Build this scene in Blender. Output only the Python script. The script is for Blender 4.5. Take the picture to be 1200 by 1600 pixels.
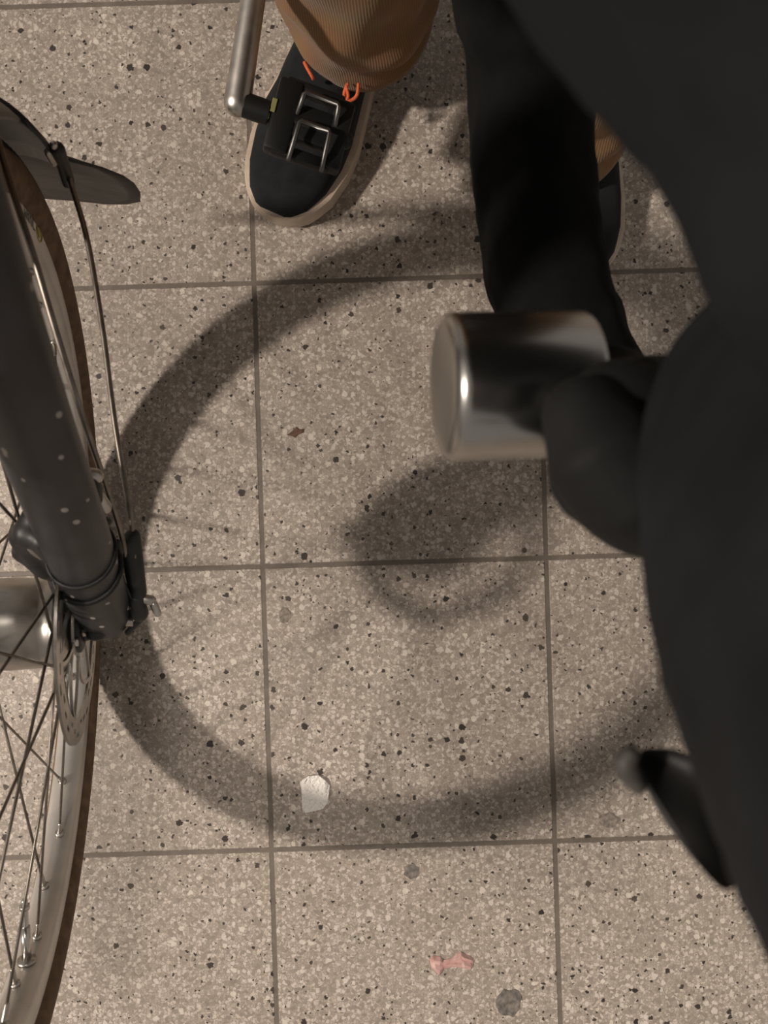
import bpy, bmesh, math, random
from mathutils import Vector, Matrix
random.seed(7)
for o in list(bpy.data.objects): bpy.data.objects.remove(o)
S = bpy.context.scene; COL = S.collection
PI = math.pi; V = Vector

# ------------------------------------------------------------ camera, light, exposure
CAM_H = 0.844; FPX = 1246.0
cam = bpy.data.cameras.new('camera'); camo = bpy.data.objects.new('camera', cam); COL.objects.link(camo)
camo.location = (0, 0, CAM_H); camo.rotation_euler = (0, 0, 0)
cam.sensor_fit = 'VERTICAL'; cam.sensor_height = 24.0; cam.lens = FPX/1600*24.0
cam.clip_start = 0.01; cam.clip_end = 50
cam.dof.use_dof = True; cam.dof.focus_distance = 0.78; cam.dof.aperture_fstop = 8.5
S.camera = camo
vs = S.view_settings; vs.view_transform = 'Standard'; vs.look = 'None'; vs.gamma = 1.0; vs.use_curve_mapping = False
vs.exposure = 0.13
w = bpy.data.worlds.new('world'); S.world = w; w.use_nodes = True
bg = w.node_tree.nodes['Background']; bg.inputs[0].default_value = (1.0, 0.91, 0.825, 1); bg.inputs[1].default_value = 0.26

def lamp(name, loc, target, size, power, color):
    l = bpy.data.lights.new(name, 'AREA'); l.shape = 'DISK'; l.size = size; l.energy = power; l.color = color
    o = bpy.data.objects.new(name, l); COL.objects.link(o); o.location = loc
    o.rotation_euler = (V(target)-V(loc)).to_track_quat('-Z', 'Y').to_euler(); return o
lamp('wall_lamp', (-4.10, -0.72, 4.35), (0, 0, 0.1), 0.38, 300, (1.0, 0.885, 0.775))
lamp('ceiling_lamp', (0.10, 0.52, 2.9), (0.07, 0.05, 0), 0.26, 24, (1.0, 0.90, 0.80))

def P(px, py, h):
    z = CAM_H - h
    return V(((px-600)/FPX*z, (800-py)/FPX*z, h))

# ------------------------------------------------------------ materials
def mat(name, col, rough=0.5, metal=0.0, spec=0.5, sheen=0.0, noise=None, bump=None):
    m = bpy.data.materials.new(name); m.use_nodes = True; nt = m.node_tree; b = nt.nodes['Principled BSDF']
    b.inputs['Base Color'].default_value = (*col, 1); b.inputs['Roughness'].default_value = rough
    b.inputs['Metallic'].default_value = metal; b.inputs['Specular IOR Level'].default_value = spec
    if sheen: b.inputs['Sheen Weight'].default_value = sheen; b.inputs['Sheen Roughness'].default_value = .6
    tc = nt.nodes.new('ShaderNodeTexCoord')
    if noise:
        sc, amt = noise[:2]
        n = nt.nodes.new('ShaderNodeTexNoise'); n.inputs['Scale'].default_value = sc; n.inputs['Detail'].default_value = 5
        nt.links.new(tc.outputs['Object'], n.inputs['Vector'])
        r = nt.nodes.new('ShaderNodeValToRGB'); r.color_ramp.elements[0].position = .3; r.color_ramp.elements[1].position = .7
        c2 = noise[2] if len(noise) > 2 else tuple(min(1, c*(1+amt)) for c in col)
        r.color_ramp.elements[0].color = (*[c*(1-amt) for c in col], 1); r.color_ramp.elements[1].color = (*c2, 1)
        nt.links.new(n.outputs['Fac'], r.inputs[0]); nt.links.new(r.outputs[0], b.inputs['Base Color'])
    if bump:
        sc, st, di = bump
        n = nt.nodes.new('ShaderNodeTexNoise'); n.inputs['Scale'].default_value = sc; n.inputs['Detail'].default_value = 3
        nt.links.new(tc.outputs['Object'], n.inputs['Vector'])
        bp = nt.nodes.new('ShaderNodeBump'); bp.inputs['Strength'].default_value = st; bp.inputs['Distance'].default_value = di
        nt.links.new(n.outputs['Fac'], bp.inputs['Height']); nt.links.new(bp.outputs[0], b.inputs['Normal'])
    return m

def terrazzo():
    m = bpy.data.materials.new('terrazzo_tiles'); m.use_nodes = True; nt = m.node_tree; N = nt.nodes; L = nt.links
    b = N['Principled BSDF']; b.inputs['Roughness'].default_value = .5; b.inputs['Specular IOR Level'].default_value = .3
    geo = N.new('ShaderNodeNewGeometry')
    def M(op, a, c=None, d=None):
        n = N.new('ShaderNodeMath'); n.operation = op
        for i, x in enumerate((a, c, d)):
            if x is None: continue
            if isinstance(x, (int, float)): n.inputs[i].default_value = x
            else: L.new(x, n.inputs[i])
        return n.outputs[0]
    def mix(f, a, c):
        n = N.new('ShaderNodeMix'); n.data_type = 'RGBA'; L.new(f, n.inputs[0])
        for i, x in ((6, a), (7, c)):
            if isinstance(x, tuple): n.inputs[i].default_value = (*x, 1)
            else: L.new(x, n.inputs[i])
        return n.outputs[2]
    def step(x, lo, hi):
        n = N.new('ShaderNodeMapRange'); n.interpolation_type = 'SMOOTHSTEP'; L.new(x, n.inputs[0])
        n.inputs[1].default_value = lo; n.inputs[2].default_value = hi; return n.outputs[0]
    def noise(sc, det=2, vec=None):
        n = N.new('ShaderNodeTexNoise'); n.inputs['Scale'].default_value = sc; n.inputs['Detail'].default_value = det
        L.new(vec or geo.outputs['Position'], n.inputs['Vector']); return n
    # chip positions slightly warped so that chips are angular and irregular
    nz = noise(260, 2)
    sub = N.new('ShaderNodeVectorMath'); sub.operation = 'SUBTRACT'; L.new(nz.outputs['Color'], sub.inputs[0]); sub.inputs[1].default_value = (.5, .5, .5)
    sc_ = N.new('ShaderNodeVectorMath'); sc_.operation = 'SCALE'; L.new(sub.outputs[0], sc_.inputs[0]); sc_.inputs['Scale'].default_value = .0055
    wp = N.new('ShaderNodeVectorMath'); wp.operation = 'ADD'; L.new(geo.outputs['Position'], wp.inputs[0]); L.new(sc_.outputs[0], wp.inputs[1])
    wv = wp.outputs[0]
    def off(v):
        n = N.new('ShaderNodeVectorMath'); n.operation = 'ADD'; L.new(wv, n.inputs[0]); n.inputs[1].default_value = v; return n.outputs[0]
    def vor(scale, v, feature='F1'):
        n = N.new('ShaderNodeTexVoronoi'); n.voronoi_dimensions = '2D'; n.feature = feature; n.inputs['Scale'].default_value = scale; L.new(v, n.inputs['Vector'])
        s = N.new('ShaderNodeSeparateColor')
        if feature == 'F1': L.new(n.outputs['Color'], s.inputs[0])
        return n.outputs['Distance'], s.outputs[0], s.outputs[1], s.outputs[2]
    def ramp(x, els):
        n = N.new('ShaderNodeValToRGB'); cr = n.color_ramp
        while len(cr.elements) < len(els): cr.elements.new(.5)
        for e, (p, c) in zip(cr.elements, els): e.position = p; e.color = (*c, 1)
        L.new(x, n.inputs[0]); return n.outputs[0]
    d, r, g, bl = vor(330, off((.3, .1, 0)))
    fine = ramp(r, [(0, FL['c0']), (.35, FL['c1']), (.7, FL['c2']), (1, FL['c3'])])
    e = vor(330, off((.3, .1, 0)), 'DISTANCE_TO_EDGE')[0]
    col = mix(step(e, .02, .14), FL['cement'], fine)
    for scl, o_, th, rad, c in ((190, (.7, .2, 0), .72, .40, FL['white']), (110, (.15, .9, 0), .93, .36, FL['white2'])):
        d, r, g, bl = vor(scl, off(o_))
        f = M('MULTIPLY', M('GREATER_THAN', r, th), M('SUBTRACT', 1.0, step(M('SUBTRACT', d, M('MULTIPLY', g, .12)), rad-.16, rad-.10)))
        col = mix(M('MULTIPLY', f, .75), col, c)
    for scl, o_, th, rad in ((60, (.45, .33, 0), .90, .22), (130, (.8, .6, 0), .915, .24), (230, (.2, .55, 0), .955, .27)):
        d, r, g, bl = vor(scl, off(o_))
        f = M('MULTIPLY', M('GREATER_THAN', r, th), M('SUBTRACT', 1.0, step(M('ADD', d, M('MULTIPLY', g, .13)), rad-.02, rad+.03)))
        col = mix(M('MULTIPLY', f, .97), col, mix(bl, (.014, .012, .011), (.042, .034, .027)))
    # soft dirt
    dn = noise(9, 4); col = mix(M('MULTIPLY', step(dn.outputs['Fac'], .35, .75), .22), col, (.20, .165, .135))
    dn2 = noise(45, 4); col = mix(M('MULTIPLY', step(dn2.outputs['Fac'], .60, .74), .25), col, (.15, .125, .10))
    # tile joints: 30 cm grid turned 1.75 degrees
    a = N.new('ShaderNodeVectorMath'); a.operation = 'SUBTRACT'; L.new(geo.outputs['Position'], a.inputs[0]); a.inputs[1].default_value = (-.1280, -.0576, 0)
    ro = N.new('ShaderNodeVectorRotate'); ro.rotation_type = 'Z_AXIS'; ro.inputs['Angle'].default_value = -math.radians(1.75); L.new(a.outputs[0], ro.inputs['Vector'])
    sp = N.new('ShaderNodeSeparateXYZ'); L.new(ro.outputs[0], sp.inputs[0])
    dx = M('PINGPONG', sp.outputs[0], .15); dy = M('PINGPONG', sp.outputs[1], .15)
    dd = M('ADD', M('MINIMUM', dx, dy), M('MULTIPLY', M('SUBTRACT', noise(300, 2).outputs['Fac'], .5), .0012))
    jf = M('SUBTRACT', 1.0, step(dd, .0020, .0031))
    jc = mix(noise(60, 4).outputs['Fac'], (.095, .079, .064), (.175, .147, .12))
    col = mix(M('MULTIPLY', jf, .95), col, jc)
    L.new(col, b.inputs['Base Color'])
    bp = N.new('ShaderNodeBump'); bp.inputs['Strength'].default_value = .6; bp.inputs['Distance'].default_value = .001
    L.new(M('SUBTRACT', 1.0, jf), bp.inputs['Height']); L.new(bp.outputs[0], b.inputs['Normal'])
    return m
FL = dict(c0=(.235, .200, .168), c1=(.33, .283, .24), c2=(.39, .338, .29), c3=(.50, .44, .385), cement=(.25, .212, .176),
          white=(.56, .50, .44), white2=(.62, .56, .49))

def ribbed(name, col, dark, scale, vec='UV'):
    """corduroy: fine ribs running along the leg (u = around)"""
    m = bpy.data.materials.new(name); m.use_nodes = True; nt = m.node_tree; N = nt.nodes; L = nt.links; b = N['Principled BSDF']
    b.inputs['Roughness'].default_value = .9; b.inputs['Specular IOR Level'].default_value = .1
    b.inputs['Sheen Weight'].default_value = .15
    tc = N.new('ShaderNodeTexCoord'); s = N.new('ShaderNodeSeparateXYZ'); L.new(tc.outputs[vec], s.inputs[0])
    mu = N.new('ShaderNodeMath'); mu.operation = 'MULTIPLY'; L.new(s.outputs[0], mu.inputs[0]); mu.inputs[1].default_value = scale
    si = N.new('ShaderNodeMath'); si.operation = 'SINE'; L.new(mu.outputs[0], si.inputs[0])
    mr = N.new('ShaderNodeMapRange'); L.new(si.outputs[0], mr.inputs[0]); mr.inputs[1].default_value = -1; mr.inputs[2].default_value = 1
    n = N.new('ShaderNodeTexNoise'); n.inputs['Scale'].default_value = 40; L.new(tc.outputs['Object'], n.inputs['Vector'])
    mx = N.new('ShaderNodeMix'); mx.data_type = 'RGBA'; L.new(mr.outputs[0], mx.inputs[0]); mx.inputs[6].default_value = (*dark, 1); mx.inputs[7].default_value = (*col, 1)
    m2 = N.new('ShaderNodeMix'); m2.data_type = 'RGBA'; m2.blend_type = 'MULTIPLY'; m2.inputs[0].default_value = .35; L.new(mx.outputs[2], m2.inputs[6]); L.new(n.outputs['Color'], m2.inputs[7])
    L.new(m2.outputs[2], b.inputs['Base Color'])
    bp = N.new('ShaderNodeBump'); bp.inputs['Strength'].default_value = .35; bp.inputs['Distance'].default_value = .0006
    L.new(mr.outputs[0], bp.inputs['Height']); L.new(bp.outputs[0], b.inputs['Normal'])
    return m

MT = dict(
    coat=mat('charcoal_coat_cloth', (.0120, .0128, .0142), .9, spec=.1, noise=(35, .25), bump=(900, .25, .0006)),
    coat_shaded=mat('shaded_coat_cloth', (.006, .006, .0062), .95, spec=.1, noise=(40, .25), bump=(700, .2, .0005)),  # coat cloth again, with the shade on the hanging tail painted into its colour
    glove=mat('black_glove_knit', (.0088, .0089, .0090), .75, spec=.18, noise=(60, .25), bump=(1200, .2, .0004)),
    strap=mat('black_webbing', (.012, .0115, .011), .55, spec=.4, noise=(80, .3)),
    tan=ribbed('tan_corduroy', (.27, .155, .075), (.205, .115, .055), 2*PI*200),
    hem=ribbed('tan_corduroy_hem', (.31, .165, .07), (.19, .097, .04), 2*PI*130),
    shoe=mat('black_suede', (.0115, .0125, .0135), .85, sheen=.03, spec=.15, noise=(45, .35), bump=(1500, .2, .0003)),
    sole=mat('cream_rubber', (.46, .37, .29), .6, noise=(50, .18)),
    sole_dark=mat('brown_rubber', (.16, .10, .06), .7),
    lace=mat('orange_lace', (.55, .10, .03), .7, noise=(400, .3)),
    stitch=mat('ochre_thread', (.22, .13, .045), .8),
    skin=mat('skin', (.55, .34, .25), .5, noise=(25, .1)),
    hair=mat('dark_hair', (.03, .02, .015), .6, noise=(200, .5)),
    steel=mat('polished_steel', (.62, .59, .55), .22, metal=1, noise=(9, .06)),
    hubm=mat('dull_hub_steel', (.40, .38, .35), .30, metal=1, noise=(40, .3)),
    cyl=mat('polished_aluminium', (.46, .45, .43), .25, metal=1, noise=(25, .12)),
    alu=mat('worn_aluminium', (.50, .47, .43), .34, metal=1, noise=(60, .2)),
    spoke=mat('spoke_steel', (.25, .22, .19), .42, metal=1, noise=(90, .3)),
    rim=mat('silver_rim', (.58, .55, .51), .42, metal=.55, noise=(30, .12)),
    rotor=mat('rotor_steel', (.42, .40, .37), .28, metal=1, noise=(70, .25)),
    gum=mat('brown_gum_sidewall', (.15, .098, .062), .8, spec=.2, noise=(80, .3)),
    rubber=mat('black_rubber', (.022, .019, .017), .75, spec=.3, noise=(120, .4)),
    plastic=mat('black_plastic', (.014, .0135, .013), .5, noise=(70, .3)),
    pedal=mat('black_pedal', (.008, .008, .008), .5, spec=.3),
    bail=mat('dark_steel_wire', (.15, .145, .14), .42, metal=1),
    flap=mat('grey_black_flap_rubber', (.055, .050, .046), .6, spec=.4, noise=(60, .3)),
    fender=mat('dull_grey_fender', (.13, .118, .105), .5, spec=.4, noise=(25, .2)),
    decal_y=mat('yellow_decal', (.38, .30, .03), .5),
    decal_d=mat('dark_decal', (.03, .028, .026), .5),
    leaf=mat('red_brown_scrap', (.10, .052, .035), .8, noise=(300, .3)),
)
def forkpaint():
    m = mat('chipped_dark_grey_paint', (.022, .023, .025), .42, spec=.45)
    nt = m.node_tree; N = nt.nodes; L = nt.links; b = N['Principled BSDF']
    tc = N.new('ShaderNodeTexCoord')
    mp = N.new('ShaderNodeMapping'); mp.inputs['Scale'].default_value = (1, 1, .55); L.new(tc.outputs['Object'], mp.inputs['Vector'])
    v = N.new('ShaderNodeTexVoronoi'); v.inputs['Scale'].default_value = 150; L.new(mp.outputs[0], v.inputs['Vector'])
    s = N.new('ShaderNodeSeparateColor'); L.new(v.outputs['Color'], s.inputs[0])
    g = N.new('ShaderNodeMath'); g.operation = 'GREATER_THAN'; L.new(s.outputs[0], g.inputs[0]); g.inputs[1].default_value = .80
    l = N.new('ShaderNodeMath'); l.operation = 'LESS_THAN'; L.new(v.outputs['Distance'], l.inputs[0]); l.inputs[1].default_value = .23
    a = N.new('ShaderNodeMath'); a.operation = 'MULTIPLY'; L.new(g.outputs[0], a.inputs[0]); L.new(l.outputs[0], a.inputs[1])
    n = N.new('ShaderNodeTexNoise'); n.inputs['Scale'].default_value = 30; n.inputs['Detail'].default_value = 6; L.new(tc.outputs['Object'], n.inputs['Vector'])
    r = N.new('ShaderNodeValToRGB'); r.color_ramp.elements[0].position = .35; r.color_ramp.elements[0].color = (.010, .011, .013, 1)
    r.color_ramp.elements[1].position = .75; r.color_ramp.elements[1].color = (.028, .030, .034, 1); L.new(n.outputs['Fac'], r.inputs[0])
    mx = N.new('ShaderNodeMix'); mx.data_type = 'RGBA'; L.new(a.outputs[0], mx.inputs[0]); L.new(r.outputs[0], mx.inputs[6]); mx.inputs[7].default_value = (.34, .32, .30, 1)
    L.new(mx.outputs[2], b.inputs['Base Color']); return m
MT['fork'] = forkpaint()

# ------------------------------------------------------------ builders
WORG = {}
def tag(o, label=None, cat=None, group=None, kind=None):
    if label: o['label'] = label
    if cat: o['category'] = cat
    if group: o['group'] = group
    if kind: o['kind'] = kind
    return o
def empty(name, loc, label, cat, group=None):
    o = bpy.data.objects.new(name, None); COL.objects.link(o); o.location = loc; o.empty_display_size = .05
    WORG[o.name] = V(loc); return tag(o, label, cat, group)
def obj(name, bm, m, parent=None, smooth=True, label=None, mods=None):
    """link a bmesh given in world coordinates as one mesh object with its origin at its own middle"""
    bmesh.ops.recalc_face_normals(bm, faces=bm.faces[:])
    xs = [v.co for v in bm.verts]
    lo = V([min(v[i] for v in xs) for i in range(3)]); hi = V([max(v[i] for v in xs) for i in range(3)])
    c = (lo+hi)/2
    if parent is None: c.z = lo.z
    for v in bm.verts: v.co -= c
    me = bpy.data.meshes.new(name); bm.to_mesh(me); bm.free()
    for x in (m if isinstance(m, (list, tuple)) else [m]): me.materials.append(x)
    o = bpy.data.objects.new(name, me); COL.objects.link(o)
    if smooth:
        for p in me.polygons: p.use_smooth = True
    if mods: mods(o); bake(o)
    if smooth == 'auto':
        me = o.data; me.set_sharp_from_angle(angle=math.radians(38))
    o.location = c; WORG[o.name] = c.copy()
    if parent is not None:
        o.parent = parent; o.location = c - WORG[parent.name]
    if label: o['label'] = label
    return o
def bake(o):
    dg = bpy.context.evaluated_depsgraph_get(); dg.update()
    me = bpy.data.meshes.new_from_object(o.evaluated_get(dg)); old = o.data; o.modifiers.clear(); o.data = me; me.name = old.name + '_mesh'
    for p in me.polygons: p.use_smooth = True
def frames(pts):
    T = []
    for i in range(len(pts)):
        a = pts[max(0, i-1)]; b = pts[min(len(pts)-1, i+1)]; T.append((b-a).normalized())
    up = V((0, 0, 1)) if abs(T[0].z) < .9 else V((0, 1, 0))
    N = [(up - T[0]*up.dot(T[0])).normalized()]
    for i in range(1, len(pts)):
        n = N[-1] - T[i]*N[-1].dot(T[i]); N.append(n.normalized())
    return [(t, n, t.cross(n)) for t, n in zip(T, N)]
def skin_rings(bm, rings, cap=True, uv=None, closed=False, mi=0):
    vr = [[bm.verts.new(p) for p in r] for r in rings]
    n = len(vr[0]); ul = bm.loops.layers.uv.verify() if uv else None
    m = len(vr)
    for i in range(m if closed else m-1):
        a = vr[i]; b = vr[(i+1) % m]
        for k in range(n):
            f = bm.faces.new((a[k], a[(k+1) % n], b[(k+1) % n], b[k])); f.material_index = mi
            if uv:
                for l, (uu, vv) in zip(f.loops, ((k/n, i), ((k+1)/n, i), ((k+1)/n, i+1), (k/n, i+1))): l[ul].uv = (uu*uv, vv/m)
    if cap and not closed:
        bm.faces.new(vr[0][::-1]).material_index = mi; bm.faces.new(vr[-1]).material_index = mi
    return vr
def smooth_path(pts, n=6):
    out = []
    for i in range(len(pts)-1):
        p0 = pts[max(0, i-1)]; p1 = pts[i]; p2 = pts[i+1]; p3 = pts[min(len(pts)-1, i+2)]
        for k in range(n):
            t = k/n
            out.append(.5*((2*p1)+(p2-p0)*t+(2*p0-5*p1+4*p2-p3)*t*t+(3*p1-p0-3*p2+p3)*t*t*t))
    out.append(pts[-1].copy()); return out
def interp(vals, m):
    out = []
    for i in range(m):
        x = i/(m-1)*(len(vals)-1); k = min(int(x), len(vals)-2); t = x-k; out.append(vals[k]*(1-t)+vals[k+1]*t)
    return out
def tube(bm, pts, r, n=12, round_ends=False, flat=1.0, path=0, mi=0, closed=False):
    pts = [V(p) for p in pts]
    if path: pts = smooth_path(pts, path)
    rs = interp(r, len(pts)) if isinstance(r, (list, tuple)) else [r]*len(pts)
    if round_ends:
        t0 = (pts[0]-pts[1]).normalized(); t1 = (pts[-1]-pts[-2]).normalized()
        a = [(pts[0]+t0*rs[0]*math.sin(q), rs[0]*math.cos(q)) for q in (1.45, 1.1, .75, .38)]
        b = [(pts[-1]+t1*rs[-1]*math.sin(q), rs[-1]*math.cos(q)) for q in (.38, .75, 1.1, 1.45)]
        pts = [x[0] for x in a]+pts+[x[0] for x in b]; rs = [x[1] for x in a]+rs+[x[1] for x in b]
    fr = frames(pts)
    rings = [[p + (nn*math.cos(2*PI*k/n)*flat + bb*math.sin(2*PI*k/n))*rr for k in range(n)] for p, rr, (t, nn, bb) in zip(pts, rs, fr)]
    skin_rings(bm, rings, mi=mi); return bm
def box(bm, c, size, rot=None, bev=0.0, seg=2):
    M = Matrix.Translation(V(c)) @ (rot.to_4x4() if rot else Matrix.Identity(4)) @ Matrix.Diagonal((*size, 1))
    g = bmesh.ops.create_cube(bm, size=1, matrix=M)
    if bev: bmesh.ops.bevel(bm, geom=list({e for v in g['verts'] for e in v.link_edges}), offset=bev, segments=seg, profile=.5, affect='EDGES')
    return bm
def ball(bm, c, r, s=(1, 1, 1), rot=None, seg=16):
    M = Matrix.Translation(V(c)) @ (rot.to_4x4() if rot else Matrix.Identity(4)) @ Matrix.Diagonal((r*s[0], r*s[1], r*s[2], 1))
    bmesh.ops.create_uvsphere(bm, u_segments=seg, v_segments=seg//2+2, radius=1, matrix=M); return bm
def fuse(voxel, sm=6, disp=None):
    def f(o):
        m = o.modifiers.new('r', 'REMESH'); m.mode = 'VOXEL'; m.voxel_size = voxel
        if sm: s = o.modifiers.new('s', 'SMOOTH'); s.factor = .5; s.iterations = sm
        if disp:
            t = bpy.data.textures.new('wrinkle', 'CLOUDS'); t.noise_scale = disp[0]
            d = o.modifiers.new('d', 'DISPLACE'); d.texture = t; d.strength = disp[1]; d.mid_level = .5; d.texture_coords = 'GLOBAL'
    return f
B = bmesh.new

# ------------------------------------------------------------ the setting
bm = B(); bmesh.ops.create_grid(bm, x_segments=1, y_segments=1, size=2.6)
fl = obj('floor', bm, terrazzo(), smooth=False); tag(fl, 'beige terrazzo floor of square tiles with brown joints', 'floor', kind='structure')

# ------------------------------------------------------------ bicycle
LEAN = math.radians(12); R = .308
nA = V((math.cos(LEAN), 0, -math.sin(LEAN))); uA = V((math.sin(LEAN), 0, math.cos(LEAN))); yA = V((0, 1, 0))
C0 = V((-.316, -.076, .0)) + uA*R
def W(x, r, th):      # axle offset, radius, angle from the rear upwards
    return C0 + nA*x + (yA*math.cos(th) + uA*math.sin(th))*r
bike = empty('bicycle', (-.316, -.066, 0), 'dark bicycle leaning at the left with a silver spoked front wheel and disc brake', 'bicycle')
def lathe(bm, prof, seg, wf=W, closed=True, mis=None, a0=0, a1=2*PI, mod=None):
    full = abs(a1-a0-2*PI) < 1e-6; m = seg if full else seg+1; n = len(prof)
    vr = []
    for i in range(m):
        th = a0+(a1-a0)*i/seg
        vr.append([bm.verts.new(wf(x, r+(mod(i, k) if mod else 0), th)) for k, (x, r) in enumerate(prof)])
    for i in range(seg):
        a = vr[i]; b = vr[(i+1) % m]
        for k in range(n if closed else n-1):
            f = bm.faces.new((a[k], a[(k+1) % n], b[(k+1) % n], b[k])); f.material_index = mis[k] if mis else 0
    return vr
def tire(bm, wf):
    prof = []; mis = []
    for k in range(18):
        q = -PI*.78+2*PI*.78*k/17
        prof.append((.0185*math.sin(q), .2895+.0185*math.cos(q)))
    prof = [(-.0105, .274)]+prof+[(.0105, .274)]
    for k in range(len(prof)): mis.append(1 if 7 <= k <= 12 else 0)
    lathe(bm, prof, 420, wf, mis=mis, mod=lambda i, k: (.0012 if (i+k) % 2 else -.0002) if 8 <= k <= 12 else 0)
RIMP_D = .035
bm = B(); tire(bm, W); obj('tire', bm, [MT['gum'], MT['rubber']], bike, label='brown sidewall tyre of the front wheel')
RIMP = [(-.0125, .3165), (-.0125, .2985), (-.0115, .2945), (-.0075, .2905), (0, .2890), (.0075, .2905), (.0115, .2945), (.0125, .2985), (.0125, .3165), (.0105, .3165), (.0105, .303), (-.0105, .303), (-.0105, .3165)]
RIMP = [(x, r-RIMP_D) for x, r in RIMP]
bm = B(); lathe(bm, RIMP, 240, W)
rim = obj('rim', bm, MT['rim'], bike, smooth='auto')
# valve
bm = B(); th = math.radians(222+90)
tv = None
def valve_at(th):
    bm = B(); a = W(0, .255, th); b = W(0, .226, th); c = W(0, .206, th)
    tube(bm, [a, b], .0034, 10); tube(bm, [b, c], .0024, 10, True); tube(bm, [W(0, .212, th), W(0, .209, th)], .0036, 10)
    obj('valve', bm, MT['steel'], rim)
    bm = B(); tube(bm, [W(0, .2545, th), W(0, .2515, th)], .0066, 12); obj('valve_nut', bm, MT['alu'], rim)
# hub
bm = B()
hp = [(-.052, .006), (-.046, .010), (-.040, .012), (-.036, .030), (-.033, .036), (-.029, .036), (-.026, .029), (-.02, .0305), (0, .0315), (.02, .0305), (.026, .029), (.029, .036), (.033, .036), (.036, .030), (.040, .012), (.050, .010), (.054, .006)]
lathe(bm, [(x, r) for x, r in hp], 64, W, closed=False)
hub = obj('hub', bm, MT['hubm'], bike, label='polished dynamo hub shell of the front wheel')
bm = B(); tube(bm, [C0-nA*.075, C0+nA*.078], .0045, 12); obj('axle', bm, MT['alu'], hub)
# spokes: 32, three cross
sp0 = None
spokes = []
for i in range(32):
    side = 1 if i % 2 else -1
    tha = math.radians(SPO if (SPO := 3.0) else 0) + 2*PI*i/32
    dirn = 1 if (i//2) % 2 else -1
    thh = tha + dirn*math.radians(62)
    a = W(side*.0315, .0335, thh); b = W(side*.002, .2535, tha)
    bm = B(); tube(bm, [a, a.lerp(b, .5), b], [.0011, .001, .0011], 6)
    s = obj('spoke', bm, MT['spoke'], bike)
    bm = B(); d = (a-b).normalized()
    tube(bm, [b-d*.001, b+d*.002], .0036, 8); tube(bm, [b+d*.0015, b+d*.012], [.0021, .0017], 8, True)
    obj('spoke_nipple', bm, MT['alu'], s)
valve_at(math.radians(188.6))
# brake disc with slotted ring and curved arms
def disc_w(x, r, th): return W(.0415+x, r*1.03, th)
bm = B(); seg = 180; rr = [.0625, .0665, .0695, .0725, .0755, .0800]
g = [[bm.verts.new(disc_w(0, r, 2*PI*i/seg)) for r in rr] for i in range(seg)]
for i in range(seg):
    for k in range(5):
        ph = i % 15
        if k == 1 and ph in (1, 2, 3): continue
        if k == 2 and ph in (6, 7, 8): continue
        if k == 3 and ph in (11, 12, 13): continue
        bm.faces.new((g[i][k], g[i][k+1], g[(i+1) % seg][k+1], g[(i+1) % seg][k]))
for q in range(6):      # swept arms
    t0 = 2*PI*q/6
    for (w0, sw) in ((.0042, .75), (.0030, -.25)):
        L_ = []; 
        for j in range(9):
            f = j/8; r = .020+.0435*f; t = t0+sw*f**1.3
            L_.append((bm.verts.new(disc_w(0, r, t-w0/r*.5)), bm.verts.new(disc_w(0, r, t+w0/r*.5))))
        for j in range(8): bm.faces.new((L_[j][0], L_[j][1], L_[j+1][1], L_[j+1][0]))
gi = [[bm.verts.new(disc_w(0, r, 2*PI*i/60)) for r in (.016, .0225)] for i in range(60)]
for i in range(60): bm.faces.new((gi[i][0], gi[i][1], gi[(i+1) % 60][1], gi[(i+1) % 60][0]))
def solid(t):
    def f(o): m = o.modifiers.new('s', 'SOLIDIFY'); m.thickness = t; m.offset = 0
    return f
rot = obj('disc_rotor', bm, MT['rotor'], bike, smooth=False, mods=solid(.0018))
for p in rot.data.polygons: p.use_smooth = False
bm = B()
lathe(bm, [(.038, .010), (.038, .021), (.044, .021), (.0455, .017), (.0455, .010)], 48, W)
obj('rotor_lockring', bm, MT['plastic'], rot)
for q in range(6):
    bm = B(); t = 2*PI*q/6; tube(bm, [disc_w(-.001, .0205, t), disc_w(.003, .0205, t)], .0034, 8); obj('rotor_bolt', bm, MT['steel'], rot)

# fork: left leg seen in the photo, right leg mirrored in the wheel plane, crown and steerer
FA = P(160, 952, .290); FB = P(46, 655, .50)
fd = (FB-FA)
FC = FA + fd*(.37/fd.z)
def mir(p): return p - nA*2*((p-C0).dot(nA))
leg_pts = [FA - fd.normalized()*.006, FA.lerp(FB, .3), FA.lerp(FB, .7), FB, FC]
leg_r = [.0195, .0195, .0185, .0175, .0175]
bm = B(); tube(bm, leg_pts, leg_r, 32, True, path=5); tube(bm, [mir(p) for p in leg_pts], leg_r, 32, True, path=5)
tube(bm, [FC, FC.lerp(mir(FC), .5)+fd.normalized()*.035, mir(FC)], .021, 24, True, path=5)
CR = FC.lerp(mir(FC), .5)+fd.normalized()*.035
fork = obj('fork', bm, MT['fork'], bike, label='chipped dark grey front fork')
# dropouts
for c_ in (FA.lerp(C0+nA*.055, .55), mir(FA).lerp(C0-nA*.055, .55)):
    bm = B(); box(bm, c_, (.014, .032, .028), bev=.005); obj('fork_dropout', bm, MT['plastic'], fork)
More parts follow.
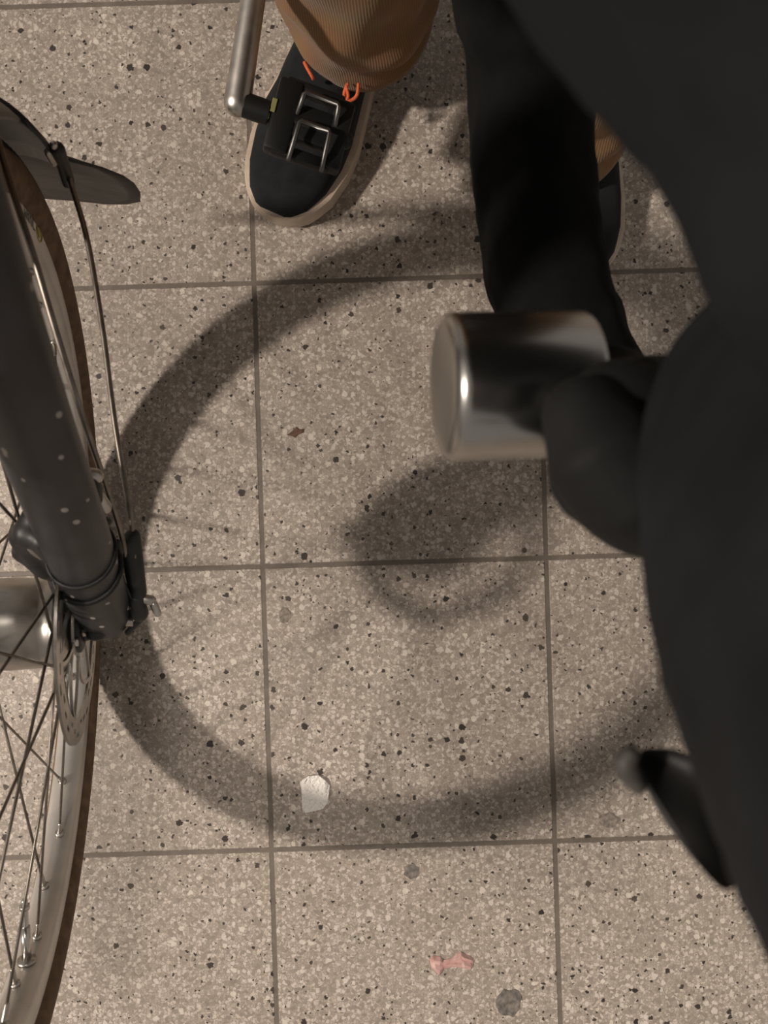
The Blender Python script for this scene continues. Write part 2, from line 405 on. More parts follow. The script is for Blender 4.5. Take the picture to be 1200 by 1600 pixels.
# cable ties round the leg
fdn = fd.normalized()
def ring_on_leg(s, rad, thick, tilt, name, m):
    c = FA.lerp(FB, s); n1 = fdn.cross(V((1, 0, 0))).normalized(); n2 = fdn.cross(n1)
    pts = [c+(n1*math.cos(a)+n2*math.sin(a))*rad+fdn*tilt*math.cos(a+.6) for a in [2*PI*k/32 for k in range(33)]]
    bm = B(); tube(bm, pts, thick, 8); obj(name, bm, m, fork)
ring_on_leg(.40, .0197, .0016, .006, 'cable_tie', MT['pedal'])
ring_on_leg(.30, .0202, .0020, .007, 'cable_tie', MT['pedal'])
# adjusters on the outside of the leg
bm = B(); tube(bm, [P(148, 772, 0.395), P(162, 792, 0.388)], .0045, 14, True); tube(bm, [P(150, 744, 0.400), P(140, 742, 0.402)], .0042, 12, True)
obj('cable_adjuster', bm, MT['alu'], fork)
bm = B(); box(bm, P(137, 770, 0.400), (.014, .016, .016), bev=.004); obj('cable_stop', bm, MT['plastic'], fork)
bm = B(); tube(bm, [P(157, 812, 0.380), P(167, 815, 0.375)], .0028, 10, True); tube(bm, [P(170, 838, 0.360), P(174, 856, 0.350)], .0022, 10, True); tube(bm, [P(183, 848, 0.340), P(187, 862, 0.335)], .0025, 10, True)
obj('bolt_head', bm, MT['plastic'], fork)
# brake caliper behind the leg
bm = B()
for a, b_, r_ in (((38, 838, .415), (60, 872, .40), .0085), ((48, 832, .420), (78, 860, .40), .0095), ((58, 812, .42), (84, 850, .41), .009), ((70, 880, .395), (112, 896, .37), .009), ((100, 900, .36), (118, 950, .335), .010), ((36, 862, .400), (70, 880, .392), .0065), ((120, 955, .335), (132, 985, .325), .0075), ((66, 845, .425), (98, 885, .40), .006)):
    tube(bm, [P(a[0], a[1], a[2]-.035), P(b_[0], b_[1], b_[2]-.035)], r_*1.07, 16, True)
cal = obj('brake_caliper', bm, MT['plastic'], bike, mods=fuse(.0022, 3))
bm = B(); tube(bm, [P(68, 843, 0.393), P(69, 843, 0.399)], .0036, 10, True); obj('caliper_bolt', bm, MT['alu'], cal)
bm = B(); tube(bm, [P(78, 878, 0.370), P(52, 862, 0.385), P(40, 845, 0.389)], .0018, 8, True, path=4); obj('brake_cable', bm, MT['alu'], cal)
# white/black flank between leg and rotor
bm = B(); tube(bm, [P(112, 985, 0.307), P(109, 1020, 0.303), P(108, 1060, 0.299)], .0022, 8, True); obj('pad_clip', bm, MT['alu'], cal)

# fender, mudflap, stays
FEND = math.radians(19)
bm = B(); prof = []
for k in range(11):
    f = -1+2*k/10; prof.append((.027*f, .327-.013*f*f))
for k in range(11):
    f = 1-2*k/10; prof.append((.0255*f, .3245-.013*f*f))
vr = lathe(bm, prof, 90, W, a0=FEND, a1=math.radians(118))
bm.faces.new(vr[0][::-1]); bm.faces.new(vr[-1])
fen = obj('fender', bm, MT['fender'], bike, label='dull grey front mudguard')
# black end piece and the flared flap below it
def flap(name, rows, m, par, lab=None):
    bm = B(); rings = []
    for (c, hw, bow, th) in rows:
        r = []
        for k in range(13):
            f = -1+2*k/12; r.append(c+nA*hw*f - yA*bow*f*f)
        for k in range(13):
            f = 1-2*k/12; r.append(c+nA*hw*f - yA*(bow*f*f+th))
        rings.append(r)
    skin_rings(bm, rings); return obj(name, bm, m, par, label=lab)
def fp(th, r=.329, dy=0.0): return W(0, r, math.radians(th))+yA*dy
flp = flap('mudflap', [(fp(17), .029, .014, .004), (fp(9), .030, .015, .004), (fp(2), .031, .013, .004), (fp(-3, .331), .032, .010, .004)], MT['plastic'], bike, 'black mudflap on the end of the mudguard')
f0 = fp(-3, .331)
bm_rows = []
for (dz, hw, y, bow) in ((.012, .034, -.001, .008), (-.004, .053, .000, .006), (-.030, .064, .003, .003), (-.06, .0685, .010, .003), (-.088, .0705, .015, .004), (-.112, .068, .0185, .004), (-.130, .055, .021, .003), (-.142, .034, .022, .001)):
    c = V((f0.x + dz*.20 + .002, f0.y+y, f0.z+dz)); bm_rows.append((c, hw, bow, .0022))
flap('flap_tail', bm_rows, MT['flap'], flp)
bm = B()
for px, py, h in ((84, 226, .335), (92, 250, .315), (75, 238, .33)):
    tube(bm, [P(px, py, h), P(px+9, py+16, h-.012)], .0026, 10, True)
obj('flap_bracket', bm, MT['alu'], flp)
bm = B(); tube(bm, [P(90, 232, .33), P(97, 255, .31), P(106, 284, .29)], .0046, 10, True); obj('stay_clamp', bm, MT['plastic'], flp)
def stay(pts): 
    bm = B(); tube(bm, pts, .0019, 10, True, path=6); return bm
obj('fender_stay', stay([P(209, 870, .312), P(203, 800, .315), P(180, 665, .315), P(158, 500, .31), P(134, 365, .305), P(104, 268, .297)]), MT['spoke'], bike)
obj('fender_stay', stay([P(196, 868, .316), P(188, 830, .33), P(160, 742, .36), P(128, 648, .39), P(88, 520, .41), P(54, 405, .42), P(26, 318, .425), P(-8, 205, .425)]), MT['spoke'], bike)
bm = B(); tube(bm, [P(207, 838, 0.312), P(214, 925, 0.296)], [.0055, .0068], 14, True); tube(bm, [P(197, 852, 0.316), P(208, 905, 0.305)], .0048, 12, True)
sc = obj('stay_connector', bm, MT['plastic'], bike, mods=fuse(.0015, 2))
bm = B(); tube(bm, [P(212, 935, 0.295), P(218, 958, 0.288)], .0062, 14, True); obj('stay_eyelet', bm, MT['plastic'], sc)
bm = B(); tube(bm, [P(224, 936, 0.293), P(236, 938, 0.291)], .0036, 12, True); tube(bm, [P(240, 944, 0.290), P(246, 958, 0.288)], .0028, 10, True); obj('stay_bolt', bm, MT['alu'], sc)
bm = B(); tube(bm, [P(220, 967, 0.286), P(200, 988, 0.282)], .0023, 10, True); obj('wheel_security_pin', bm, MT['plastic'], sc)
bm = B(); tube(bm, [P(163, 908, 0.312), P(184, 938, 0.305), P(203, 950, 0.298)], .0011, 8, True, path=4); tube(bm, [P(184, 880, 0.313), P(196, 915, 0.307), P(205, 935, 0.300)], .0011, 8, True, path=4)
obj('dynamo_wire', bm, MT['plastic'], fork)

# rim lettering and yellow oval on the brake track (facing the camera side)
def on_rim(a, s, x=.0128):    # a = arc length along rim from anchor, s = across
    return W(x, .2735+s, RD + a/.2735)
RD = math.radians(-1.5)
cu = bpy.data.curves.new('rim_text', 'FONT'); cu.body = 'MAVIC'; cu.size = .013; cu.extrude = 0; cu.align_x = 'LEFT'; cu.align_y = 'CENTER'; cu.resolution_u = 4
to = bpy.data.objects.new('rim_text', cu); COL.objects.link(to)
dg = bpy.context.evaluated_depsgraph_get(); dg.update(); tm = bpy.data.meshes.new_from_object(to.evaluated_get(dg))
bm = B(); bm.from_mesh(tm); bpy.data.objects.remove(to); bpy.data.meshes.remove(tm)
for v in bm.verts: v.co = on_rim(.036-v.co.x*.85, -v.co.y*.9)
g = bmesh.ops.extrude_face_region(bm, geom=bm.faces[:])
for v in [x for x in g['geom'] if isinstance(x, bmesh.types.BMVert)]: v.co += nA*.00012
obj('rim_lettering', bm, MT['decal_d'], rim, smooth=False)
bm = B()
pts = [on_rim(-.010+.0085*math.cos(q), .0058*math.sin(q), .0126) for q in [2*PI*k/40 for k in range(41)]]
tube(bm, pts, .0006, 6)
ring = [bm.verts.new(on_rim(-.010+.0050*math.cos(2*PI*k/24), .0032*math.sin(2*PI*k/24), .01285)) for k in range(24)]; bm.faces.new(ring)
obj('rim_badge', bm, MT['decal_y'], rim, smooth=False)

# rest of the bicycle: frame, far wheel, crank, pedal, saddle, handlebar
ST = V((.055, 1, 0)).normalized()          # the frame runs back from the head tube, turned a little from the wheel
ht0 = CR + fdn*.015; ht1 = ht0 + V((.03, .035, .125))
bbc = V((-.205, .535, .285)); stp = V((-.085, .70, .80)); rear = V((-.215, .90, .308*math.cos(LEAN)))
bm = B()
tube(bm, [ht0, ht1], .019, 20); tube(bm, [ht0.lerp(ht1, .2), bbc], .017, 20); tube(bm, [ht0.lerp(ht1, .85), bbc.lerp(stp, .93)], .014, 20)
tube(bm, [bbc, stp], .0145, 20); tube(bm, [bbc-nA*.034, bbc+nA*.034], .02, 20)
for s in (-1, 1):
    tube(bm, [bbc+nA*.02*s, rear+nA*.062*s], .009, 12); tube(bm, [bbc.lerp(stp, .92)+nA*.016*s, rear+nA*.062*s], .007, 12)
obj('frame', bm, MT['fork'], bike)
WN = (nA+ST*0).normalized()
def WR(x, r, th): return rear + nA*x + (ST*math.cos(th)+uA*math.sin(th))*r
bm = B(); tire(bm, WR); obj('rear_tire', bm, [MT['gum'], MT['rubber']], bike)
bm = B(); lathe(bm, RIMP, 120, WR); rr_ = obj('rear_rim', bm, MT['rim'], bike, smooth='auto')
bm = B(); lathe(bm, hp, 32, WR, closed=False); obj('rear_hub', bm, MT['steel'], bike)
bm = B(); tube(bm, [stp, stp+(stp-bbc).normalized()*.12], .0135, 16); obj('seat_post', bm, MT['alu'], bike)
sad = stp+(stp-bbc).normalized()*.14
bm = B(); tube(bm, [sad+ST*(-.15), sad+ST*(-.05)+V((0, 0, .005)), sad+ST*.05+V((0, 0, .008)), sad+ST*.12+V((0, 0, .016))], [.018, .030, .058, .070], 24, True, flat=.42, path=5); obj('saddle', bm, MT['plastic'], bike)
bm = B(); tube(bm, [ht1, ht1+V((.012, .012, .05)), ht1+V((.012, -.03, .068)), ht1+V((.008, -.065, .072))], .013, 16, True, path=4)
hb = ht1+V((.008, -.065, .072)); st_ = obj('stem', bm, MT['alu'], bike)
bm = B(); tube(bm, [hb-nA*.19+yA*.02, hb-nA*.08, hb+nA*.08, hb+nA*.165+yA*.02], .012, 16, True, path=4); obj('handlebar', bm, MT['plastic'], bike)
# crank
CE = P(371, 160, .20); CB = V((-.083, .497, .238)); 
bm = B(); pts = [CE, CE.lerp(CB, .12), CE.lerp(CB, .5), CE.lerp(CB, .88), CB]
tube(bm, pts, [.0112, .0105, .0095, .012, .017], 24, True, path=5, flat=.85); tube(bm, [CB+V((.004, 0, 0)), bbc], .012, 16)
crank = obj('crank_arm', bm, MT['alu'], bike, label='silver crank arm')
pax = V((.94, -.24, -.20)).normalized()
pfd = V((-.12, -.99, -.02)); pfd = (pfd-pax*pfd.dot(pax)).normalized(); pup = pax.cross(pfd); 
if pup.z < 0: pup = -pup
PC = CE + pax*.058
prot = Matrix((pax, -pfd, pup)).transposed()
bm = B(); tube(bm, [CE+pax*.006, CE+pax*.026], .0098, 18); tube(bm, [CE+pax*.02, CE+pax*.09], .0075, 16, True)
box(bm, PC-pax*.020, (.020, .060, .016), prot, .003); box(bm, PC+pax*.026, (.016, .058, .016), prot, .003)
box(bm, PC, (.05, .030, .013), prot, .003); box(bm, PC+pfd*.026, (.05, .010, .012), prot, .003); box(bm, PC-pfd*.028, (.05, .010, .012), prot, .003)
pedal = obj('pedal', bm, MT['pedal'], bike, smooth='auto', label='black clip pedal above the shoe')
def bail(c, wd, ln, up, tilt):
    def q(a, b, c_): return c + pax*a + pfd*b + pup*c_
    pts = [q(-wd*.5, ln, up-.007), q(-wd*.47, ln*.6, up), q(-wd*.45, 0.002, up+tilt), q(-wd*.40, 0, up+tilt), q(wd*.40, 0, up+tilt), q(wd*.45, .002, up+tilt), q(wd*.47, ln*.6, up), q(wd*.5, ln, up-.007)]
    bm = B(); tube(bm, pts, .0021, 10, True); return bm
obj('clip_bail', bail(PC+pfd*.004+pax*.006, .028, .028, .013, .003), MT['bail'], pedal, label='steel clip wire')
obj('clip_bail', bail(PC-pfd*.019+pax*.006, .032, .014, .013, .003), MT['bail'], pedal, label='steel clip wire')
MT['mark'] = mat('pale_green_mark', (.22, .21, .075), .6)
bm = B(); box(bm, PC-pax*.0315+pup*.004, (.0012, .013, .006), prot, .0004); box(bm, PC-pax*.0295+pup*.0085-pfd*.004, (.004, .011, .0012), prot, .0004)
obj('pedal_reflector_strip', bm, MT['mark'], pedal, smooth=False)

# ------------------------------------------------------------ person
per = None
def capsule_chain(bm, pts, rs, n=16): tube(bm, [V(p) for p in pts], rs, n, True)
bodybm = B(); b_ = bodybm
pelv = V((.07, .50, .90)); chest = V((.085, .40, 1.19)); neck = V((.08, .315, 1.35)); head = V((.08, .255, 1.47))
RT = P(424, 342, .02); LT = P(915, 435, .02)
Rax = V((.40, .92, 0)).normalized(); Lax = V((-.18, .98, 0)).normalized()
def fpnt(toe, ax, s, h, lat=0): return V((toe.x, toe.y, 0)) + ax*s + V((ax.y, -ax.x, 0))*lat + V((0, 0, h))
def leg(toe, ax, hipx):
    an = fpnt(toe, ax, .205, .09)
    hip = V((hipx, .50, .86)); kn = an.lerp(hip, .53)+V((0, -.04, 0))
    capsule_chain(b_, [an, an.lerp(kn, .6), kn, kn.lerp(hip, .5), hip], [.036, .050, .055, .068, .082])
    capsule_chain(b_, [fpnt(toe, ax, .245, .05), fpnt(toe, ax, .14, .045), fpnt(toe, ax, .05, .03)], [.03, .036, .022]); capsule_chain(b_, [an, fpnt(toe, ax, .215, .045)], [.036, .034])
    return an, kn, hip
Ra, Rk, Rh = leg(RT, Rax, -.02); La, Lk, Lh = leg(LT, Lax, .16)
capsule_chain(b_, [pelv, pelv.lerp(chest, .5), chest], [.125, .12, .13]); ball(b_, chest, .15, (1.15, .8, 1))
capsule_chain(b_, [chest+V((0, -.05, .08)), neck, head-V((0, 0, .06))], [.07, .056, .055])
ball(b_, head, .1, (.78, .95, 1.15)); ball(b_, head+V((0, -.05, -.06)), .055, (.95, .8, .9))
ball(b_, head+V((0, -.100, -.012)), .016, (.8, 1.1, 1.5)); 
for s in (-1, 1):
    ball(b_, head+V((.078*s, .005, -.01)), .026, (.4, .8, 1.2)); ball(b_, head+V((.032*s, -.08, .012)), .018, (1, .5, .6))
ball(b_, head+V((0, -.092, -.055)), .022, (1.1, .4, .3))
LS = V((.26, .33, 1.27)); LE = V((.205, .09, 1.00)); LW = V((.118, .012, .70))
RS = V((-.10, .34, 1.27)); RE = V((-.215, .53, 1.10)); RWr = V((-.125, .655, 1.03))
capsule_chain(b_, [chest+V((.08, -.03, .06)), LS, LS.lerp(LE, .5), LE, LE.lerp(LW, .5), LW], [.08, .062, .052, .043, .04, .029])
capsule_chain(b_, [chest+V((-.08, -.03, .06)), RS, RS.lerp(RE, .5), RE, RE.lerp(RWr, .5), RWr], [.08, .062, .052, .043, .04, .029])
def hand(bm, wr, palm_c, tips, th, r0):
    for base, mid, tip, r in tips: capsule_chain(bm, [palm_c, base, mid, tip], [r0*1.1, r*1.05, r, r*.85], 12)
    capsule_chain(bm, th[0], th[1], 12); capsule_chain(bm, [wr, palm_c], [r0*1.35, r0*1.2], 12)
# right hand lying on the saddle
rp = V((-.095, .715, .995)); tips = []
for k, (dx, ln) in enumerate(((-.030, .062), (-.010, .072), (.010, .068), (.030, .055))):
    bs = rp+V((dx, .035, .004)); tips.append((bs, bs+V((dx*.15, ln*.5, -.004)), bs+V((dx*.2, ln, -.020)), .0082))
hand(b_, RWr, rp, tips, ([rp+V((.02, -.02, 0)), rp+V((.05, .015, -.004)), rp+V((.058, .04, -.012))], [.015, .011, .0085]), .019)
# left hand pinching the metal cylinder from its far end: thumb on top, fingers below
CYL0 = P(690, 606, .609); cax = V((.985, .045, -.135)).normalized(); CYR = .0217; CYLEN = .0435
def LH(scale):
    cy = V((-cax.y, cax.x, 0)).normalized(); cz = cax.cross(cy); cz = cz if cz.z > 0 else -cz
    rr0 = scale
    tips = []
    for lat, ln, r in ((.013, .016, .0075), (.004, .022, .008), (-.005, .020, .0075), (-.0135, .014, .0068)):
        o = CYL0 + cax*(CYLEN+.018)+cy*(lat*.9-.006)-cz*.014
        dz = -math.sqrt(max(0, CYR**2-lat**2*.8))-r*rr0
        m1 = CYL0+cax*(CYLEN+.004)+cy*lat+cz*(dz-.001); tp = CYL0+cax*(CYLEN-ln)+cy*lat*.85+cz*(-math.sqrt(CYR**2-(lat*.85)**2)-r*rr0*.9)
        tips.append((o, m1, tp, r*rr0))
    return tips, cy, cz
tips, cyv, czv = LH(1.0)
LP = P(1000, 690, .615)
thumb = ([P(1015, 770, .638), P(975, 742, .645), P(935, 700, .647), P(912, 652, .644)], [.0125, .0115, .0105, .0085])
hand(b_, LW, LP, tips, thumb, .017)
per = obj('person', bodybm, MT['skin'], None, mods=fuse(.006, 4))
tag(per, 'person in a dark coat and tan corduroy trousers, leaning over and holding a metal cylinder', 'person')
bm = B(); ball(bm, head+V((0, .022, .030)), .102, (.85, .98, 1.05)); obj('hair', bm, MT['hair'], per, mods=fuse(.006, 3, (.02, .012)))

# shoes
def shoe(toe, ax, mirror):
    lat = V((ax.y, -ax.x, 0))*mirror        # towards the outer side
    def row(s):                              # s: distance from toe tip; returns inner half width, outer half width
        key = [(0, 0, 0), (.006, .021, .020), (.018, .034, .032), (.04, .045, .042), (.07, .0505, .048), (.10, .050, .050), (.14, .043, .046), (.18, .036, .041), (.22, .034, .037), (.255, .030, .031), (.275, .021, .021), (.284, 0, 0)]
        for a, b in zip(key, key[1:]):
            if a[0] <= s <= b[0]:
                t = (s-a[0])/(b[0]-a[0]); return a[1]*(1-t)+b[1]*t, a[2]*(1-t)+b[2]*t
    ss = [0.0005, .003, .008, .015, .025, .04, .055, .07, .085, .10, .12, .14, .16, .18, .2, .22, .24, .255, .268, .277, .2828]
    def at(s, l, h): return V((toe.x, toe.y, 0))+ax*s+lat*l+V((0, 0, h))
    bm = B(); rings = []
    prof = [(-1.0, .0), (-1.05, .006), (-1.06, .018), (-1.03, .0265), (-.96, .028), (.96, .028), (1.03, .0265), (1.06, .018), (1.05, .006), (1.0, 0)]
    for s in ss:
        wi, wo = row(s); wi += .003; wo += .003
        rings.append([at(s, (f*wo if f > 0 else f*wi), z+.0005 + (.006*(1-s/.04)**2 if s < .04 and z < .004 else 0)) for f, z in prof])
    skin_rings(bm, rings); root = bm
    so = obj('shoe_sole', bm, MT['sole'], per, smooth='auto', label='cream rubber sole')
    bm = B(); rings = []
    hk = [(0, .030), (.010, .040), (.03, .050), (.06, .056), (.09, .064), (.12, .078), (.15, .094), (.18, .104), (.22, .108), (.26, .110), (.284, .100)]
    for s in ss:
        s2 = .004 + s*.972
        wi, wo = row(s2); wi = max(wi-.0015, .0005); wo = max(wo-.0015, .0005)
        for a, b in zip(hk, hk[1:]):
            if a[0] <= s2 <= b[0]: t = (s2-a[0])/(b[0]-a[0]); H = a[1]*(1-t)+b[1]*t
        r = []
        for k in range(19):
            q = PI*k/18; f = -math.cos(q); e = abs(math.sin(q))**.62
            l = f*(wo if f > 0 else wi)*(1-.10*e if H > .07 else 1)
            r.append(at(s2, l, .024+(H-.024)*e))
        rings.append(r)
    skin_rings(bm, rings)
    up = obj('shoe_upper', bm, MT['shoe'], per, label='black suede skate shoe upper')
    # laces, eyelets, toe seam
    if mirror > 0: return
    bm = B()
    tube(bm, [P(476, 98, .098), P(481, 108, .0985), P(488, 120, .096), P(489, 123, .092)], .0017, 8, True, path=4)
    obj('lace', bm, MT['lace'], up, label='orange lace end'); bm = B()
    tube(bm, [P(560, 132, .092), P(558, 148, .089), P(550, 156, .087), P(540, 156, .087), P(538, 145, .089), P(543, 132, .092)], .0017, 8, True, path=5)
    tube(bm, [P(541, 134, .092), P(544, 150, .0895), P(541, 159, .086)], .0016, 8, True, path=4)
    obj('lace', bm, MT['lace'], up, label='orange lace loop')
    bm = B(); tube(bm, [at(s, -row(s)[0]*.98, .040+s*.06) for s in (.16, .19, .22, .25)], .0010, 6, path=3); tube(bm, [at(s, -row(s)[0]*.95, .048+s*.06) for s in (.16, .19, .22, .25)], .0010, 6, path=3)
    obj('stitching', bm, MT['stitch'], up)
shoe(RT, Rax, -1); shoe(LT, Lax, 1)

# trousers: one mesh, two legs with folds, open at the hems
def trouser_leg(bm, an, kn, hip, cuff_c, cuff_r, phase, hem_h):
    pts = [cuff_c, cuff_c.lerp(an.lerp(kn, .25), .5)+V((0, 0, .02)), an.lerp(kn, .35)+V((0, .0, .03)), kn.lerp(an, .3), kn, kn.lerp(hip, .5), hip+V((0, 0, .03))]
    rs = [cuff_r, cuff_r*1.10, cuff_r*1.08, .078, .080, .096, .108]
    pts = smooth_path(pts, 10); rs = interp(rs, len(pts)); n = 96; rings = []
    for i, (p, r) in enumerate(zip(pts, rs)):
        t = i/len(pts); ring = []
        for k in range(n):
            a = 2*PI*k/n
            fold = 0
            if t < .45:
                fold = .0045*math.sin(3*a+phase+t*22)*math.sin(t*30+phase)*min(1, t*14) + .0018*math.sin(7*a-t*35)*min(1, t*10)
                fold += -.010*math.exp(-((t-.06)/.022)**2)*math.exp(-(((a-5.5+PI) % (2*PI)-PI)/.55)**2) + .008*math.exp(-((t-.10)/.022)**2)*math.exp(-(((a-5.3+PI) % (2*PI)-PI)/.7)**2)
            rr = r+fold
            z = p.z + (hem_h(a) if i == 0 else hem_h(a)*max(0, 1-i/8))
            ring.append(V((p.x+rr*math.cos(a), p.y+rr*math.sin(a)*1.02, z)))
        rings.append(ring)
    inner = [[V((c.x*.985+sum((q.x for q in r), 0)/n*.015, c.y*.985+sum((q.y for q in r), 0)/n*.015, c.z)) for c in r] for r in rings[:6]]
    skin_rings(bm, inner[::-1]+rings, uv=1.0, cap=False)
bm = B()
trouser_leg(bm, Ra, Rk, Rh, V((-.022, .479, .085)), .070, .4, lambda a: .012*math.sin(a)+.004*math.sin(2*a+1))
trouser_leg(bm, La, Lk, Lh, V((.165, .380, .082)), .073, 2.2, lambda a: .010*math.sin(a)-.006*math.cos(a))
tube(bm, [pelv+V((0, 0, -.08)), pelv+V((0, -.02, .06))], .13, 32, True)
trs = obj('trousers', bm, MT['tan'], per, label='tan corduroy trousers')

# coat: body hanging forward, left sleeve past the lens, right sleeve, hanging tail
bm = B(); rings = []
for cx, cy, h, rx, ry in ((.150, .152, .718, .140, .140), (.162, .150, .735, .165, .165), (.158, .162, .80, .174, .174), (.14, .275, .88, .18, .20), (.115, .385, 1.0, .19, .235), (.09, .42, 1.10, .195, .215), (.085, .39, 1.20, .20, .18), (.08, .35, 1.29, .17, .13), (.08, .325, 1.35, .10, .085)):
    rings.append([V((cx+rx*math.cos(2*PI*k/72)*(1+.012*math.sin(9*2*PI*k/72)), cy+ry*math.sin(2*PI*k/72), h)) for k in range(72)])
skin_rings(bm, rings)
ball(bm, (.0775, .046, .745), .039, seg=24)
# right sleeve joined to the same cloth
tube(bm, [chest+V((-.10, -.04, .05)), RS, RS.lerp(RE, .5), RE, RE.lerp(RWr, .6), RWr+V((-.006, -.012, .004))], [.09, .076, .068, .062, .056, .048], 32, True, path=5)
coat = obj('coat', bm, MT['coat'], per, mods=fuse(.006, 6, (.05, .006)), label='dark charcoal coat')
bm = B()
SW = V((.108, .010, .672)); 
tube(bm, [chest+V((.10, -.04, .05)), LS, LS.lerp(LE, .5), LE, V((.145, -.05, .845)), V((.1145, -.031, .762)), SW], [.09, .078, .072, .074, .084, .076, .052], 48, True, path=6)
obj('left_sleeve', bm, MT['coat'], per, mods=fuse(.004, 5, (.03, .006)), label='dark coat sleeve close to the lens')
bm = B()
tp = [V((.15, .37, .80)), V((.105, .345, .60)), P(836, -90, .445), P(830, 60, .405), P(832, 250, .385), P(852, 420, .385), P(890, 530, .39), P(945, 600, .395)]
tube(bm, tp, [.05, .046, .041, .0365, .0345, .0350, .033, .024], 36, True, path=7, flat=1.5)
obj('coat_tail', bm, MT['coat_shaded'], per, mods=fuse(.0035, 3, (.035, .008)), label='hanging tail of the coat, painted darker for shade')
# glove
bm = B(); t2, cyv, czv = LH(1.12)
for base, mid, tip, r in t2: tube(bm, [LP, base, mid, tip], [.021, r*1.08, r, r*.9], 14, True)
tube(bm, thumb[0], [.0175, .0165, .0145, .0108], 18, True); tube(bm, [LP, LP.lerp(SW, .5)+V((.004, -.004, 0)), SW+V((.004, 0, .01))], [.025, .027, .034], 20, True)
ball(bm, P(955, 735, .632), .0170); ball(bm, P(1000, 760, .630), .0185); ball(bm, P(965, 650, .632), .0155)
obj('glove', bm, MT['glove'], per, mods=fuse(.0016, 5), label='black glove of the left hand')
# folded strap end at the cuff
bm = B(); rows = []
def strow(ax_, ay, bx, by, h, cup, th):
    a = P(ax_, ay, h); b = P(bx, by, h-.004); r = []; n_ = 11
    for k in range(n_):
        f = k/(n_-1); r.append(a.lerp(b, f)+V((0, 0, -cup*math.sin(PI*f))))
    for k in range(n_):
        f = 1-k/(n_-1); r.append(a.lerp(b, f)+V((0, 0, -cup*math.sin(PI*f)-th)))
    return r
for q in ((985, 1190, 1052, 1172, .668, .005, .002), (1002, 1214, 1078, 1180, .668, .006, .004), (1022, 1250, 1105, 1208, .668, .002, .006), (1050, 1300, 1122, 1262, .670, -.002, .008), (1085, 1345, 1136, 1320, .675, -.002, .008), (1135, 1405, 1160, 1400, .69, 0, .006)):
    rows.append(strow(*q))
skin_rings(bm, rows)
def sub(o): m = o.modifiers.new('s', 'SUBSURF'); m.levels = 2
stp_ = obj('cuff_strap', bm, MT['strap'], per, mods=sub, label='black strap end with a turned-up tip')
bm = B(); tube(bm, [P(984, 1180, .669), P(978, 1196, .668), P(996, 1228, .666)], [.0022, .0030, .0020], 10, True, path=4); obj('strap_tip', bm, MT['flap'], stp_)

# ------------------------------------------------------------ metal cylinder in the glove
bm = B()
cp = [(0, 0.0), (0, .0150), (.0002, .0188), (.0008, .0201), (.0018, .0211), (.0032, CYR-.0001), (.0040, CYR), (CYLEN-.002, CYR), (CYLEN-.0005, CYR-.0008), (CYLEN, CYR-.002), (CYLEN, 0.0)]
def WC(x, r, th): return CYL0 + cax*x + (cyv*math.cos(th)+czv*math.sin(th))*r
lathe(bm, [(x, max(r, .0001)) for x, r in cp], 96, WC, closed=False)
cyl = obj('metal_cylinder', bm, MT['cyl'], None, smooth='auto')
tag(cyl, 'short polished metal cylinder gripped by the black glove', 'cylinder')

# ------------------------------------------------------------ litter on the floor
def patch(name, px, py, pts, m, label, cat, h=.0012, group=None, lift=.0, wave=0):
    bm = B(); c = P(px, py, 0); top = []; n = len(pts)
    cx = sum(p[0] for p in pts)/n; cy = sum(p[1] for p in pts)/n
    outer = [P(x, y, 0) for x, y in pts]
    bot = [bm.verts.new((p.x, p.y, .0003)) for p in outer]
    mid = [bm.verts.new((p.x, p.y, h*.6+wave*abs(math.sin(i*1.9)))) for i, p in enumerate(outer)]
    cc = P(cx, cy, 0)
    inn = [bm.verts.new((p.x*.7+cc.x*.3, p.y*.7+cc.y*.3, h+wave*.6*abs(math.sin(i*2.7+1)))) for i, p in enumerate(outer)]
    ct = bm.verts.new((cc.x, cc.y, h*1.1))
    for i in range(n):
        j = (i+1) % n
        bm.faces.new((bot[i], bot[j], mid[j], mid[i])); bm.faces.new((mid[i], mid[j], inn[j], inn[i])); bm.faces.new((inn[i], inn[j], ct))
    bm.faces.new(bot[::-1])
    o = obj(name, bm, m, None, smooth=False); return tag(o, label, cat, group)
MT['paper'] = mat('white_foil_paper', (.74, .70, .65), .38, spec=.6, bump=(300, .9, .004))
MT['gumspot'] = mat('trodden_gum', (.10, .09, .08), .8, noise=(160, .4, (.22, .19, .165)))
MT['gumpale'] = mat('worn_gum', (.17, .145, .12), .85, noise=(260, .4, (.30, .255, .21)))
MT['pink'] = mat('pink_wrapper', (.50, .26, .235), .45, noise=(140, .25, (.60, .41, .37)))
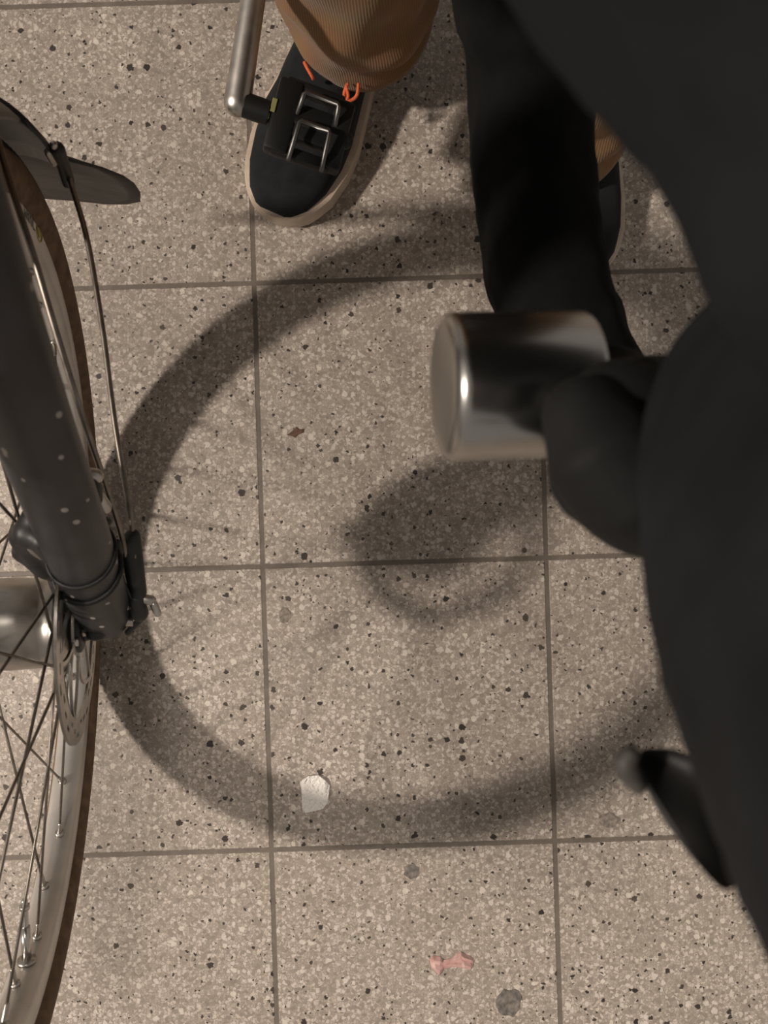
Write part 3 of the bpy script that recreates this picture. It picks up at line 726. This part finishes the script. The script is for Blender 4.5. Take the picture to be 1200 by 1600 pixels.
patch('paper_scrap', 492, 1240, [(469, 1222), (473, 1217), (483, 1211), (498, 1210), (508, 1217), (515, 1226), (514, 1240), (512, 1253), (505, 1262), (492, 1265), (478, 1269), (473, 1262), (472, 1245), (471, 1230)], MT['paper'], 'small crumpled white paper scrap lying on the wheel shadow', 'paper scrap', .0025, wave=.003)
# twisted pink wrapper with creased ends
bm = B(); wr = [((671, 1499), (674, 1512), .001), ((676, 1493), (683, 1520), .005), ((688, 1494), (686, 1524), .0055), ((692, 1500), (694, 1514), .003), ((706, 1496), (706, 1510), .0045), ((720, 1486), (722, 1512), .005), ((724, 1489), (726, 1513), .006), ((735, 1494), (735, 1515), .004), ((740, 1499), (738, 1512), .0012)]
rings = []
for a, b, h in wr:
    A = P(*a, 0); D = P(*b, 0); r = []
    for f, z in ((0, .0006), (.15, h*.8), (.4, h*.5), (.6, h), (.85, h*.7), (1, .0006)): p = A.lerp(D, f); r.append(V((p.x, p.y, z)))
    for f in (.8, .5, .2): p = A.lerp(D, f); r.append(V((p.x, p.y, .0002)))
    rings.append(r)
skin_rings(bm, rings); o = obj('candy_wrapper', bm, MT['pink'], None, smooth=False); tag(o, 'twisted pink sweet wrapper near the bottom edge of the floor', 'wrapper')
def blob(px, py, rx, ry, seed, n=16):
    r = random.Random(seed); return [(px+rx*(.75+.35*r.random())*math.cos(2*PI*k/n), py+ry*(.75+.35*r.random())*math.sin(2*PI*k/n)) for k in range(n)]
patch('gum_spot', 795, 1567, blob(795, 1566, 21, 24, 3), MT['gumspot'], 'large dark flattened gum spot below the pink wrapper', 'gum spot', .0011)
patch('gum_spot', 642, 1362, blob(642, 1361, 13, 13, 5), MT['gumspot'], 'small round dark gum spot just below the lowest tile joint', 'gum spot', .0008)
patch('gum_spot', 952, 1282, blob(952, 1281, 18, 12, 6), MT['gumpale'], 'grey worn gum spot left of the black strap end', 'gum spot', .0006)
patch('gum_spot', 445, 963, blob(445, 962, 11, 13, 8), MT['gumpale'], 'grey gum spot beside the long tile joint in the middle tile', 'gum spot', .0006)
patch('leaf_scrap', 463, 676, [(448, 680), (456, 674), (463, 667), (468, 671), (475, 670), (474, 676), (466, 679), (461, 684), (455, 681)], MT['leaf'], 'red-brown scrap lying left of the metal cylinder', 'scrap', .0012)
